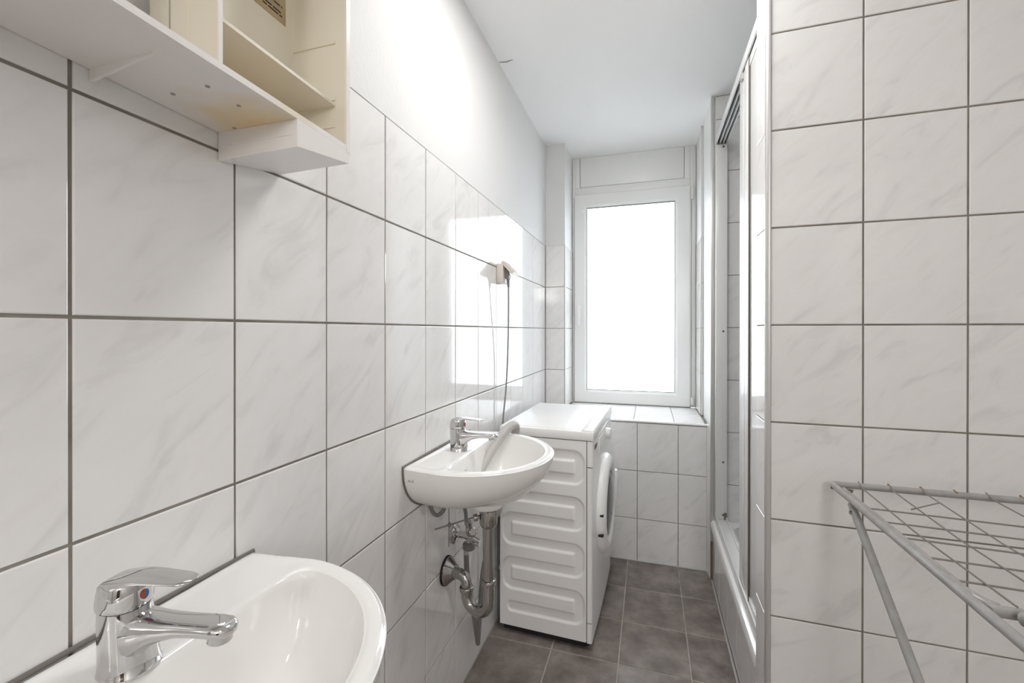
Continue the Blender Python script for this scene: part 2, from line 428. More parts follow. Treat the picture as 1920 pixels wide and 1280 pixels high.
def fr(x0, x1, z0, z1, y): return [(x0, y, z0), (x1, y, z0), (x1, y, z1), (x0, y, z1)]
rings = [fr(SX0, SX1, SZ0, SZ1, yb), fr(SX0, SX1, SZ0, SZ1, yf+0.003), fr(SX0+0.003, SX1-0.003, SZ0+0.003, SZ1-0.003, yf),
         fr(GX0-0.014, GX1+0.014, GZ0-0.014, GZ1+0.014, yf), fr(GX0-0.011, GX1+0.011, GZ0-0.011, GZ1+0.011, yf+0.004),
         fr(GX0, GX1, GZ0, GZ1, yf+0.010), fr(GX0, GX1, GZ0, GZ1, yb)]
sash.loft(rings, False, False); sashn = len(rings)
so = sash.build('sash', MT['pvc'], win, 20)
gk = G()
for a in ((GX0-0.0005, GX0+0.0036, GZ0, GZ1), (GX1-0.0036, GX1+0.0005, GZ0, GZ1), (GX0, GX1, GZ0, GZ0+0.0036), (GX0, GX1, GZ1-0.006, GZ1)):
    gk.box(a[0], a[1], yf+0.0105, yf+0.014, a[2], a[3])
gk.build('gasket', MT['gasket'], so, None)
G().box(GX0-0.005, GX1+0.005, yf+0.0135, yf+0.022, GZ0-0.005, GZ1+0.005).build('pane', MT['pane'], so, None)
hd = G().box(-0.452, -0.432, yf-0.008, yf+0.001, 1.30, 1.385, 0.003).box(-0.449, -0.435, yf-0.034, yf-0.006, 1.372, 1.386, 0.004).box(-0.4505, -0.4335, yf-0.036, yf-0.024, 1.255, 1.386, 0.004)
hd.build('handle', MT['pvc'], so)
G().lathe([(0.009, 0), (0.009, 0.003), (0.006, 0.004), (0.006, 0.002), (0.0035, 0.002), (0.003, 0.004)], (-0.413, yf, 2.002), (0, -1, 0), 20).build('screw_cap', MT['plastic'], so)
for z0, z1 in ((2.025, 2.105), (0.765, 0.81)):
    G().tube([(0.2525, WY-0.012, z0), (0.2525, WY-0.012, z1)], 0.0085, 12).box(0.245, 0.26, WY-0.006, WY+0.002, z0, z1).build('hinge', MT['pvc'], win)
G().box(0.2475, 0.2495, WY-0.0015, WY+0.002, 0.765, 2.11).box(-0.4765, -0.4745, WY-0.0015, WY+0.002, 0.75, 2.10).box(-0.476, 0.244, WY-0.011, WY-0.004, 0.7452, 0.7478).build('shadow_gap', MT['gasket'], win, None)

# courtyard wall and ground outside, seen only as a blur through the frosted glass
struct('wall_courtyard', G().box(-9, 9, 7.0, 7.3, -6, 1.75), MT['render'])
struct('ground_courtyard', G().box(-9, 9, 3.1, 7.0, -6.2, -6.0), MT['floor_grout'])
# ------------------------------------------------------------------ wash basins
def basin_outline(n, back, hw, cv, bv):
    """D outline sampled by angle around (0, 0.19): straight back at v=back, half ellipse in front"""
    out = []
    poly = []
    poly += [(-hw*0.94, back), (hw*0.94, back)]
    steps = 40
    for k in range(steps+1):
        a = k/steps*PI; poly.append((hw*math.cos(a), cv+bv*math.sin(a)))
    # smooth corner between back and sides
    P = [Vector((x, y)) for x, y in poly]
    c = Vector((0, 0.19))
    for i in range(n):
        a = 2*PI*i/n + 0.0001; d = Vector((math.cos(a), math.sin(a)))
        best = 0
        for k in range(len(P)):
            p, r = P[k], P[(k+1) % len(P)]; e = r-p
            den = d.x*e.y-d.y*e.x
            if abs(den) < 1e-9: continue
            t = ((p.x-c.x)*e.y-(p.y-c.y)*e.x)/den; s_ = ((p.x-c.x)*d.y-(p.y-c.y)*d.x)/den
            if t > 0 and -1e-6 <= s_ <= 1+1e-6: best = max(best, t)
        out.append(c+d*best)
    return out

def smooth_ring(r, it):
    n = len(r)
    for _ in range(it):
        r = [r[i]*0.5+(r[i-1]+r[(i+1) % n])*0.25 for i in range(n)]
    return r

def sst(a, b, x):
    t = min(1, max(0, (x-a)/(b-a))); return t*t*(3-2*t)

def wash_basin(name, label, yc, group=None):
    """local: x = out of the wall, y = along the wall, z up from the rim"""
    t = thing(name, label, 'washbasin', (XL, yc, 0.8635), 0, group)
    n = 144
    outer = basin_outline(n, 0.001, 0.237, 0.115, 0.234)
    inner = smooth_ring(basin_outline(n, 0.108, 0.208, 0.125, 0.198), 6)
    L = lambda p, z: (p.x_, p.y_, z)
    g = G(); rings = []
    def ring(pts, zs): rings.append([(p.y, p.x, z) for p, z in zip(pts, zs)])
    # underside, from the bottom plate up to the rim
    DP = 0.154
    prof = [(-DP, 0.05), (-DP, 0.24)]
    for k in range(1, 17):
        d = DP*math.cos(PI/2*(0.10+0.9*k/16))
        prof.append((-0.006-d*(DP-0.006)/DP, 0.998*(1-(d/DP)**2.15)**(1/2.15)))
    for z, s_ in prof:
        ring([Vector((p.x*s_, 0.001+(p.y-0.001)*s_)) for p in outer], [z]*n)
    # rim and deck to the bowl edge
    for f in (0.0, 0.04, 0.1, 0.16, 0.22, 0.3, 0.4, 0.5, 0.6, 0.7, 0.8, 0.88, 0.95, 1.0):
        pts = []; zs = []
        for p, q_ in zip(outer, inner):
            wdt = (q_-p).length; x = p+(q_-p)*f; d = wdt*f
            z = -0.006*(1-sst(0, 0.008, d))
            deck = sst(0.045, 0.075, wdt)
            z -= deck*0.0025*sst(0.014, 0.022, d)
            z -= 0.0025*sst(max(wdt-0.008, 0), wdt, d)
            pts.append(x); zs.append(z)
        ring(pts, zs)
    # bowl
    drain = Vector((0, 0.158))
    for s_, z in ((0.985, -0.011), (0.965, -0.020), (0.935, -0.036), (0.90, -0.055), (0.85, -0.077), (0.77, -0.098), (0.66, -0.115), (0.52, -0.127), (0.36, -0.135), (0.2, -0.140), (0.1, -0.1425)):
        m_ = 1-sst(0.0, 1.0, s_)*1.0
        pts = []; zs = []
        for q_ in inner:
            c = Vector((0, 0.20))*(1-m_)+drain*m_
            pts.append(c+(q_-c)*s_); zs.append(z-0.006*sst(0.045, 0.075, 0.0))
        ring(pts, zs)
    g.loft(rings, True, True)
    g.build('basin', MT['ceramic'], t, 60, local=True)
    # boss round the outlet
    G().lathe([(0.050, 0.02), (0.050, -0.004), (0.049, -0.011), (0.044, -0.0145), (0.022, -0.0155)], (0.150, 0, -0.154), (0, 0, 1), 36).build('outlet_boss', MT['ceramic'], t, 50, local=True)
    # overflow hole and outlet
    ov = G().lathe([(0.0105, 0.0), (0.0105, 0.002), (0.0085, 0.0035), (0.0075, 0.001), (0.0005, 0.001)], (0.1105, -0.072, -0.036), (1, 0, 0.25), 20, True)
    ov.build('overflow_hole', MT['gasket'], t, local=True)
    G().lathe([(0.031, -0.0035), (0.031, 0.0008), (0.026, 0.002), (0.024, 0.0), (0.001, 0.003)], (0.158, 0, -0.1412), (0, 0, 1), 28).build('drain_cover', MT['chrome'], t, local=True)
    # silicone joint along the wall
    sl = []
    for k in range(-20, 21):
        u = 0.2235*k/20; a = abs(k/20)
        sl.append((0.0015, u, 0.0012-0.002*a))
    side = [(z, s_) for z, s_ in reversed(prof)]
    lft = [(0.0015, 0.0015-0.2235*s_ - 0.0015, z) for z, s_ in side if s_ > 0.3]
    rgt = [(0.0015, 0.2235*s_, z) for z, s_ in side if s_ > 0.3]
    G().tube(list(reversed(lft)) + sl + rgt, 0.0032, 8).build('silicone_joint', MT['sealant'], t, local=True)
    return t

b1 = wash_basin('washbasin', 'white half-round washbasin in front, its single-lever tap close to the camera', 0.330)
b2 = wash_basin('washbasin', 'white half-round washbasin before the washing machine, with grey hose hanging in it', 1.228)

def text_mesh(name, body, size, mat, parent, mtx):
    cu = bpy.data.curves.new(name, 'FONT'); cu.body = body; cu.size = size; cu.extrude = 0.0001; cu.align_x = 'CENTER'; cu.align_y = 'CENTER'
    tmp = bpy.data.objects.new(name, cu); COL.objects.link(tmp)
    bpy.context.view_layer.update()
    me = bpy.data.meshes.new_from_object(tmp.evaluated_get(bpy.context.evaluated_depsgraph_get()))
    bpy.data.objects.remove(tmp)
    me.materials.clear(); me.materials.append(mat)
    o = bpy.data.objects.new(name, me); COL.objects.link(o); o.parent = parent; o.matrix_local = mtx
    return o

# maker's mark on the side of the far basin
mx = Matrix(((1, 0.0, 0.0, 0.0335), (0, 0.12, -1, -0.2375), (0, 0.99, 0.0, -0.029), (0, 0, 0, 1)))
text_mesh('printed_mark', 'ALIA', 0.0085, MT['greyink'], b2, mx)

# ------------------------------------------------------------------ taps
def tap(name, label, loc, rot, lever_up=0.0):
    t = thing(name, label, 'tap', loc, rot)
    def oval(cx, z, rx, ry, n=28, tilt=0.0, pw=2.3):
        out = []
        for k in range(n):
            a = 2*PI*k/n; c, s_ = math.cos(a), math.sin(a)
            x = cx+rx*math.copysign(abs(c)**(2/pw), c); y = ry*math.copysign(abs(s_)**(2/pw), s_)
            out.append((x, y, z+tilt*(x-cx)))
        return out
    g = G()
    g.loft([oval(0.002, 0.0, 0.0275, 0.0255), oval(0.002, 0.0025, 0.0275, 0.0255), oval(0.0015, 0.004, 0.0262, 0.0245), oval(0.001, 0.015, 0.0255, 0.0238),
            oval(-0.0005, 0.03, 0.0248, 0.0230), oval(-0.002, 0.045, 0.0240, 0.0224), oval(-0.003, 0.058, 0.0232, 0.0220), oval(-0.0035, 0.066, 0.0222, 0.0216)])
    # spout: flat-topped tongue from the body
    rings = []
    for x, zt, zb, hw in ((-0.01, 0.054, 0.002, 0.019), (0.010, 0.0545, 0.004, 0.0208), (0.022, 0.0535, 0.0140, 0.0200), (0.034, 0.0520, 0.0240, 0.0182), (0.05, 0.0510, 0.0315, 0.0165), (0.068, 0.0512, 0.0365, 0.0150), (0.086, 0.0516, 0.0380, 0.0148), (0.102, 0.0520, 0.0385, 0.0150), (0.114, 0.0515, 0.0385, 0.0140), (0.121, 0.0495, 0.0395, 0.0105), (0.124, 0.047, 0.0415, 0.005)):
        n = 20; zt += 0.0065; zb += 0.0055; c = (zt+zb)/2; hh = (zt-zb)/2; r = []
        for k in range(n):
            a = 2*PI*k/n; cc, ss = math.cos(a), math.sin(a)
            r.append((x, hw*math.copysign(abs(cc)**0.72, cc), c+hh*math.copysign(abs(ss)**0.72, ss)))
        rings.append(r)
    g.loft(rings)
    body = g.build('body', MT['chrome'], t, 48, local=True)
    G().lathe([(0.0115, 0.004), (0.0118, 0.0), (0.0118, -0.0045), (0.0105, -0.0055), (0.0095, -0.003), (0.001, -0.003)], (0.1085, 0, 0.0435), (0.08, 0, 1), 24).build('aerator', MT['chrome'], body, local=True)
    # handle: cap with a lever
    h = G(); HZ = 0.003
    h.loft([oval(-0.0035, 0.0665, 0.0222, 0.0216), oval(-0.004, 0.0675, 0.0236, 0.0228), oval(-0.004, 0.074, 0.0238, 0.0230, tilt=-0.02), oval(-0.0035, 0.083, 0.0232, 0.0226, tilt=0.06),
            oval(-0.003, 0.090, 0.0222, 0.0218, tilt=0.10), oval(-0.002, 0.0945, 0.0195, 0.0195, tilt=0.11), oval(-0.001, 0.0965, 0.014, 0.0145, tilt=0.11)])
    lv = []
    for x, zc, th, hw in ((-0.016, 0.0905, 0.0050, 0.0190), (0.0, 0.0935, 0.0048, 0.0200), (0.014, 0.0955, 0.0038, 0.0188), (0.028, 0.0962, 0.0029, 0.0165), (0.042, 0.0958, 0.0024, 0.0150), (0.056, 0.0950, 0.0022, 0.0142), (0.068, 0.0942, 0.0021, 0.0130), (0.075, 0.0938, 0.0018, 0.0100), (0.078, 0.0936, 0.0009, 0.005)):
        n = 18; r = []
        for k in range(n):
            a = 2*PI*k/n; cc, ss = math.cos(a), math.sin(a)
            r.append((x, hw*math.copysign(abs(cc)**0.6, cc), zc+lever_up*max(0, x)+th*math.copysign(abs(ss)**0.8, ss)))
        lv.append(r)
    h.loft(lv)
    ho = h.build('lever_handle', MT['chrome'], t, 48, local=True)
    # red and blue mark under the lever
    for s_, mt, nm in ((-1, 'red', 'red_mark'), (1, 'blue', 'blue_mark')):
        pts = [(0.0, 0.0)] + [(0.0042*math.cos(a), 0.0050*math.sin(a)) for a in [(-PI/2+PI*k/8) for k in range(9)]]
        c = Vector((0.0196, 0, 0.0785))
        G().prism([c+Vector((0, s_*p[0], p[1])) for p in pts], (0.0012, 0, 0)).build(nm, MT[mt], ho, None, local=True)
    return t
tap('basin_tap', 'chrome single-lever tap on the front washbasin', (XL+0.082, 0.3255, 0.8605), 0.17, 0.05)
tap('basin_tap', 'chrome single-lever tap on the far washbasin', (XL+0.068, 1.210, 0.8605), -0.02)

# ------------------------------------------------------------------ pipework under the far basin
tr = thing('drain_trap', 'chrome drain trap pipe running from far washbasin into the wall', 'drain pipe', (XL, 1.225, 0.35))
px, py = -0.455, 1.225
G().lathe([(0.0285, 0.003), (0.0285, -0.003), (0.022, -0.006)], (px, py, 0.6925), (0, 0, 1), 28).build('black_washer', MT['black'], tr)
G().lathe([(0.0255, 0), (0.0265, -0.004), (0.0265, -0.040), (0.0245, -0.046), (0.0215, -0.051), (0.018, -0.053)], (px, py, 0.689), (0, 0, 1), 28).build('waste_cup', MT['pipe'], tr)
G().tube([(px-0.018, py-0.004, 0.668), (px-0.036, py-0.014, 0.664)], 0.0058, 10).lathe([(0.010, 0), (0.0105, 0.002), (0.0105, 0.010), (0.009, 0.012)], (px-0.031, py-0.011, 0.6652), (-0.85, -0.45, -0.15), 14).build('rod_nut', MT['pipe'], tr)
G().tube([(px, py, 0.645), (px, py, 0.47)], 0.0168, 20).build('tail_pipe', MT['pipe'], tr)
def nut(c, ax, r=0.0222):
    G().lathe([(0.017, -0.008), (r-0.001, -0.008), (r, -0.004), (r, 0.003), (r-0.0015, 0.006), (0.017, 0.008)], c, ax, 24).build('slip_nut', MT['pipe'], tr)
nut((px, py, 0.473), (0, 0, 1))
wx, wy, wz = XL, 1.262, 0.462
# U bend: down, round and up to the wall elbow
upx, upy = -0.533, 1.243
ub = [(px, py, 0.47), (px, py, 0.425)]
for k in range(1, 12):
    a = PI*k/12
    f = (1-math.cos(a))/2
    ub.append((px+(upx-px)*f, py+(upy-py)*f, 0.413-0.040*math.sin(a)))
ub += [(upx, upy, 0.416), (upx, upy, 0.428)]
G().tube(ub, 0.0176, 20).build('u_bend', MT['pipe'], tr)
nut((upx, upy, 0.430), (0, 0, 1))
el = [(upx, upy, 0.430), (upx, upy, 0.442)]
for k in range(1, 9):
    a = PI/2*k/8; el.append((upx-0.024*(1-math.cos(a)), upy+0.006*k/8, 0.442+0.024*math.sin(a)))
el += [(XL+0.008, wy, wz+0.003)]
G().tube(el, 0.0166, 20).build('wall_elbow', MT['pipe'], tr)
G().lathe([(0.0425, 0.0), (0.0425, 0.004), (0.036, 0.010), (0.024, 0.023), (0.0195, 0.030), (0.0175, 0.031)], (XL+0.0065, wy, wz), (1, 0, 0), 36).build('wall_rosette', MT['pipe'], tr, 40)
G().lathe([(0.044, 0), (0.044, 0.006), (0.03, 0.0065)], (XL+0.0005, wy, wz), (1, 0, 0), 36).build('rosette_gap', MT['black'], tr, None)

# pop-up waste linkage
lk = thing('pop_up_rod', 'thin grey pop-up waste rods crossing under the far basin', 'linkage', (px-0.035, py-0.012, 0.66))
r0, r1 = Vector((px-0.043, py-0.017, 0.6645)), Vector((-0.575, 1.116, 0.659))
G().tube([r0, r1], 0.0024, 8).build('ball_rod', MT['hose_dark'], lk)
cx = r0+(r1-r0)*0.63
G().box(cx.x-0.004, cx.x+0.004, cx.y-0.004, cx.y+0.004, cx.z-0.005, cx.z+0.006, 0.001).build('clevis', MT['hose_dark'], lk)
G().tube([cx+Vector((-0.003, 0.003, 0.052)), cx+Vector((-0.001, 0, 0.0)), cx+Vector((0.0, -0.004, -0.060))], 0.0016, 8).build('lift_rod', MT['hose_dark'], lk)

# angle valve with hoses
av = thing('angle_valve', 'chrome angle valve on wall under the far basin, hoses attached', 'valve', (XL, 1.325, 0.55))
vy, vz = 1.322, 0.552
G().lathe([(0.026, 0), (0.026, 0.003), (0.021, 0.009), (0.012, 0.012)], (XL+0.001, vy, vz), (1, 0, 0), 30).build('rosette', MT['chrome'], av)
G().tube([(XL+0.010, vy, vz), (XL+0.05, vy, vz)], 0.0095, 16).tube([(XL+0.044, vy, vz-0.022), (XL+0.044, vy, vz+0.025)], 0.0088, 16)\
   .tube([(XL+0.044, vy, vz+0.005), (XL+0.062, vy-0.022, vz+0.022)], 0.0082, 14).build('valve_body', MT['chrome'], av)
k = G()
n = 12; ring = []
for d, r in ((0.0, 0.009), (0.004, 0.0115), (0.03, 0.0105), (0.034, 0.0095)):
    ring.append([(XL+0.05+d*0.93, vy-0.006-d*0.35+math.cos(2*PI*i/20)*r*(1 if i % 2 else 0.88), vz-0.004-d*0.1+math.sin(2*PI*i/20)*r*(1 if i % 2 else 0.88)) for i in range(20)])
k.loft(ring); k.build('knob', MT['chrome'], av, 30)
G().lathe([(0.0105, 0), (0.0112, 0.003), (0.0112, 0.012), (0.009, 0.014)], (XL+0.058, vy-0.018, vz+0.019), (0.66, -0.62, 0.42), 12).build('cap_nut', MT['pipe'], av)
G().lathe([(0.0125, 0), (0.0165, -0.003), (0.0165, -0.016), (0.012, -0.019)], (XL+0.044, vy, vz-0.018), (0, 0, 1), 18).build('hose_nut', MT['hose_dark'], av)
G().lathe([(0.0075, 0), (0.009, 0.003), (0.009, 0.014), (0.007, 0.016)], (XL+0.044, vy, vz+0.023), (0, 0, 1), 16).build('upper_nut', MT['pipe'], av)
G().tube(curve_pts([(XL+0.044, vy, vz+0.036), (XL+0.046, vy-0.01, vz+0.08), (XL+0.050, vy-0.05, vz+0.135), (XL+0.058, 1.23, 0.72)], 8), 0.0058, 10).build('tap_hose', MT['hose_dark'], av)
G().tube([(XL+0.044, vy, vz-0.036), (XL+0.044, vy, vz-0.062)], 0.0085, 12).build('hose_sleeve', MT['hose'], av)
G().tube(curve_pts([(XL+0.044, vy, vz-0.058), (XL+0.045, vy+0.004, vz-0.12), (XL+0.042, 1.355, 0.36), (XL+0.035, 1.415, 0.22), (XL+0.032, 1.452, 0.118),
                    (XL+0.030, 1.462, 0.116), (XL+0.027, 1.488, 0.20), (XL+0.022, 1.54, 0.34), (XL+0.018, 1.70, 0.50), (XL+0.016, 1.80, 0.55)], 10), 0.0085, 10).build('supply_hose', MT['hose_dark'], av)

for c_ in list(av.children):
    if 'hose' not in c_.name or c_.name.startswith('hose_nut'): c_.scale = (1.22, 1.22, 1.22)
# bracket under the basin
br = thing('basin_bracket', 'small dark metal bracket loop under near end of far basin', 'bracket', (XL, 1.165, 0.69))
G().tube(curve_pts([(XL+0.004, 1.150, 0.712), (XL+0.012, 1.152, 0.690), (XL+0.022, 1.160, 0.679), (XL+0.034, 1.172, 0.688), (XL+0.040, 1.180, 0.709)], 8), 0.0055, 10).build('loop', MT['hose_dark'], br)

# ------------------------------------------------------------------ washing machine (local: x front, y along wall, z up)
wm = thing('washing_machine', 'white slim front-loading washing machine beside the far washbasin', 'washing machine', (-0.381, 1.984, 0.0), math.radians(-1.8))
D2, W2, HT = 0.187, 0.300, 0.800
# side panel with pressed serpentine groove
def serp():
    pts = []; top, pit = 0.737, 0.0895
    ua, ub_ = 0.052, 0.300
    for k in range(8):
        z = top-k*pit
        xs = (ua, ub_) if k % 2 == 0 else (ub_, ua)
        pts.append(((xs[0], z), (xs[1], z)))
    segs = [(a, b) for a, b in pts]
    turns = []
    for k in range(7):
        z = top-k*pit; turns.append((ub_ if k % 2 == 0 else ua, z-pit/2, k % 2 == 0))
    return segs, turns, pit
SEG, TURN, PIT = serp()
def groove(u, z):
    d = 1e9
    for (a, b) in SEG:
        x0, x1 = min(a[0], b[0]), max(a[0], b[0])
        dx = max(x0-u, 0, u-x1); d = min(d, math.hypot(dx, z-a[1]))
    for x, zc, right in TURN:
        rr = PIT/2
        if (u >= x) == right or abs(u-x) < 1e-9:
            # rounded square turn
            du = abs(u-x); dz = abs(z-zc); kx = 0.022
            qx, qz = du-kx+0.022, dz-rr+0.022
            inner = math.hypot(max(qx, 0), max(qz, 0))-0.022 if (qx > 0 or qz > 0) else max(qx, qz)-0.022
            d = min(d, abs(inner))
    return d
NX, NZ = 110, 230
z0, z1 = 0.032, 0.797
g = G(); b = []
for j in range(NZ+1):
    for i in range(NX+1):
        u = 0.3505*i/NX; z = z0+(z1-z0)*j/NZ
        d = groove(u, z)
        dep = 0.0075*(1-sst(0.0155, 0.0225, d))
        b.append((-D2+u, -W2+dep, z))
fs = []
for j in range(NZ):
    for i in range(NX):
        a = j*(NX+1)+i; fs.append((a, a+1, a+NX+2, a+NX+1))
g.add(b, fs)
g.build('side_panel', MT['enamel'], wm, 60, local=True)
# carcass behind it, back and far side
G().box(-D2, D2-0.024, -W2+0.009, W2, 0.032, 0.797).build('cabinet', MT['enamel'], wm, None, local=True)
# front: control fascia, door panel, plinth
def front_prof(x1, bulge): return [(D2-0.0205, -W2), (x1-0.004, -W2), (x1, -W2+0.006), (x1+bulge, -W2+0.15), (x1+bulge*1.25, 0), (x1+bulge, W2-0.15), (x1, W2-0.006), (x1-0.004, W2), (D2-0.0205, W2)]
def front_part(nm, z0_, z1_, x1, bulge, mat='plastic'):
    return G().prism([(x, y, z0_) for x, y in front_prof(x1, bulge)], (0, 0, z1_-z0_)).build(nm, MT[mat], wm, 30, local=True)
front_part('control_fascia', 0.700, 0.797, D2, 0.006)
front_part('front_panel', 0.108, 0.696, D2-0.002, 0.005)
front_part('plinth', 0.030, 0.104, D2-0.002, 0.003)
G().box(-D2+0.012, D2-0.03, -W2+0.012, W2-0.02, 0.008, 0.033).build('base', MT['black'], wm, None, local=True)
for sx in (-1, 1):
    for sy in (-1, 1):
        G().lathe([(0.018, 0), (0.018, 0.01), (0.008, 0.014), (0.008, 0.024)], (sx*(D2-0.035), sy*(W2-0.04), 0.0005), (0, 0, 1), 16).build('foot', MT['black'], wm, local=True)
G().box(D2-0.0265, D2-0.0205, -W2+0.003, -W2+0.02, 0.04, 0.795).box(D2-0.03, D2-0.006, -W2+0.004, W2-0.004, 0.103, 0.109).box(D2-0.03, D2-0.006, -W2+0.004, W2-0.004, 0.695, 0.7005).box(-D2+0.004, D2-0.006, -W2+0.004, W2-0.004, 0.795, 0.8).build('panel_gap', MT['gasket'], wm, None, local=True)
# top plate with raised front edge
lid = G().box(-D2-0.002, D2+0.004, -W2-0.003, W2+0.003, 0.7985, 0.834, 0.005)
lid.box(-D2+0.02, D2-0.055, -W2+0.02, W2-0.02, 0.8335, 0.8355, 0.001).box(D2-0.045, D2+0.0025, -W2+0.0005, W2-0.0005, 0.829, 0.8395, 0.005)
lid.build('top_plate', MT['plastic'], wm, 40, local=True)
# porthole door
dc = (D2+0.004, 0.0, 0.465)
dr_ = G().lathe([(0.206, -0.004), (0.210, 0.006), (0.203, 0.020), (0.186, 0.030), (0.168, 0.033), (0.150, 0.030), (0.143, 0.020)], dc, (1, 0, 0), 64, False).build('porthole_door', MT['plastic'], wm, 50, local=True)
G().lathe([(0.145, 0.018), (0.138, 0.024), (0.132, 0.025), (0.130, 0.016)], dc, (1, 0, 0), 64, False).build('seal_ring', MT['hose'], dr_, 50, local=True)
G().lathe([(0.140, 0.008), (0.133, 0.020), (0.105, 0.030), (0.06, 0.036), (0.001, 0.038)], dc, (1, 0, 0), 48).build('door_glass', MT['drumglass'], dr_, 60, local=True)
for zz in (0.398, 0.478):
    G().box(D2+0.008, D2+0.028, -0.207, -0.192, zz, zz+0.008).build('hinge_slot', MT['black'], dr_, None, local=True)
G().box(D2+0.022, D2+0.047, 0.150, 0.185, 0.42, 0.56, 0.008).build('door_handle', MT['plastic'], dr_, local=True)
# knob and print on the fascia
G().lathe([(0.026, 0), (0.025, 0.016), (0.021, 0.021), (0.001, 0.022)], (D2+0.006, 0.06, 0.752), (1, 0, 0), 28).build('programme_knob', MT['plastic'], wm, local=True)
G().box(D2+0.0035, D2+0.008, -0.17, -0.02, 0.715, 0.782, 0.004).build('detergent_drawer', MT['plastic'], wm, local=True)
for i_ in range(4):
    G().box(D2+0.002, D2+0.0046, -0.262+0.014*i_, -0.252+0.014*i_, 0.764 if i_ % 2 else 0.760, 0.776).build('printed_mark', MT['greyink'], wm, None, local=True)
G().tube([(-D2-0.002, -W2+0.04, 0.235), (-D2-0.018, -W2+0.04, 0.235)], 0.009, 12).build('hose_connector', MT['hose'], wm, local=True)

# drain hose hooked over the rim of the far basin
hs = G().tube(curve_pts([(-0.508, 1.215, 0.752), (-0.497, 1.285, 0.795), (-0.472, 1.385, 0.866), (-0.455, 1.430, 0.889), (-0.447, 1.465, 0.889), (-0.452, 1.492, 0.862), (-0.470, 1.505, 0.78), (-0.496, 1.50, 0.66), (-0.535, 1.53, 0.55), (-0.585, 1.62, 0.50), (-0.592, 1.74, 0.50)], 10), 0.0145, 18).build('drain_hose', MT['hose'])
tag(hs, 'grey drain hose hooked over the rim of the far washbasin', 'hose')

# ------------------------------------------------------------------ socket, plug and cable above the machine
sk = thing('wall_socket', 'aged white flap-lid wall socket above the washing machine', 'socket', (XL, 1.775, 1.46))
G().box(XL, XL+0.030, 1.738, 1.812, 1.418, 1.500, 0.005).build('housing', MT['socket'], sk)
G().prism([(XL+0.020, 1.740, 1.503), (XL+0.030, 1.740, 1.511), (XL+0.078, 1.740, 1.462), (XL+0.069, 1.740, 1.450)], (0, 0.070, 0)).build('flap_lid', MT['socket'], sk, 30)
pg = thing('power_plug', 'dark grey plug with ribbed grip in the flap-lid socket, cable hanging down', 'plug', (XL+0.03, 1.772, 1.455))
G().prism([(XL+0.0305, 1.760, 1.490), (XL+0.049, 1.760, 1.452), (XL+0.047, 1.760, 1.435), (XL+0.0305, 1.760, 1.438)], (0, 0.028, 0)).build('plug_body', MT['cable'], pg, 30)
sr = [(XL+0.041, 1.774, 1.440), (XL+0.043, 1.774, 1.404)]
G().lathe([(0.0068, 0)] + [(0.0066-0.0002*k_+(0.0012 if k_ % 2 else 0), 0.004*k_+0.003) for k_ in range(9)] + [(0.004, 0.040)], sr[0], (0.05, 0, -1), 12).build('ribbed_grip', MT['cable'], pg)
G().tube(curve_pts([(XL+0.043, 1.774, 1.404), (XL+0.040, 1.784, 1.31), (XL+0.034, 1.797, 1.18), (XL+0.030, 1.800, 1.08), (XL+0.026, 1.790, 0.96), (XL+0.020, 1.772, 0.84), (XL+0.016, 1.76, 0.70)], 8), 0.0034, 8).build('cable', MT['cable'], pg)

# ------------------------------------------------------------------ wall cabinet (doors missing)
cb = thing('mirror_cabinet', 'doorless yellowed white bathroom cabinet hung high on the left wall', 'cabinet', (XL, 0.30, 1.52))
XF = -0.466; YN, YE = -0.06, 0.605; ZB = 1.5165; ZT = 2.02
def zt_(y): return -0.028*(y-0.33)    # it hangs slightly crooked
def slab(x0, x1, y0, y1, z0_, z1_):
    g = G(); vs = []
    for x in (x0, x1):
        for y in (y0, y1):
            for z in (z0_, z1_): vs.append((x, y, z+zt_(y)))
    return g.add(vs, [(0, 1, 3, 2), (4, 6, 7, 5), (0, 4, 5, 1), (2, 3, 7, 6), (0, 2, 6, 4), (1, 5, 7, 3)])
slab(XL+0.001, XF, YN, YE, ZB, ZB+0.008).build('bottom_panel', MT['cab_bottom'], cb, None)
slab(XL+0.001, XF, YN, YE, ZT, ZT+0.008).build('top_panel', MT['cab_white'], cb, None)
slab(XL+0.001, XF-0.001, YE-0.006, YE, ZB+0.008, ZT).build('side_panel', MT['cab_cream'], cb, None)
G().box(XF-0.003, XF+0.0005, YE-0.008, YE+0.0008, ZB+zt_(YE)-0.003, ZT+0.005).build('edge_trim', MT['cab_white'], cb, None)
slab(XL+0.001, XF, YN, YN+0.006, ZB+0.008, ZT).build('side_panel', MT['cab_white'], cb, None)
slab(-0.5425, XF-0.002, 0.378, 0.384, ZB+0.008, ZT).build('divider', MT['cab_cream'], cb, None)
slab(-0.577, -0.5455, 0.378, 0.384, ZB+0.008, ZT).build('divider', MT['cab_cream'], cb, None)
slab(-0.5445, -0.5415, 0.3795, 0.3835, ZB+0.008, ZT).build('divider_gap', MT['ink'], cb, None)
slab(-0.520, -0.5165, 0.3765, 0.3781, ZB+0.008, ZT).build('divider_bead', MT['cab_cream'], cb, None)
slab(XF-0.002, XF-0.0005, 0.3775, 0.3825, ZB+0.008, ZT).build('divider_edge', MT['cab_white'], cb, None)
slab(-0.581, -0.577, 0.384, YE-0.006, ZB+0.008, ZT).build('back_panel', MT['cab_cream'], cb, None)
for zz in (1.5895, 1.905):
    slab(-0.577, -0.487, 0.384, YE-0.010, zz, zz+0.0045).build('shelf', MT['cab_cream'], cb, None)
for zz in (1.556, 1.60, 1.692, 1.80):
    slab(-0.573, -0.488, YE-0.0085, YE-0.006, zz, zz+0.004).build('shelf_rib', MT['cab_cream'], cb, None)
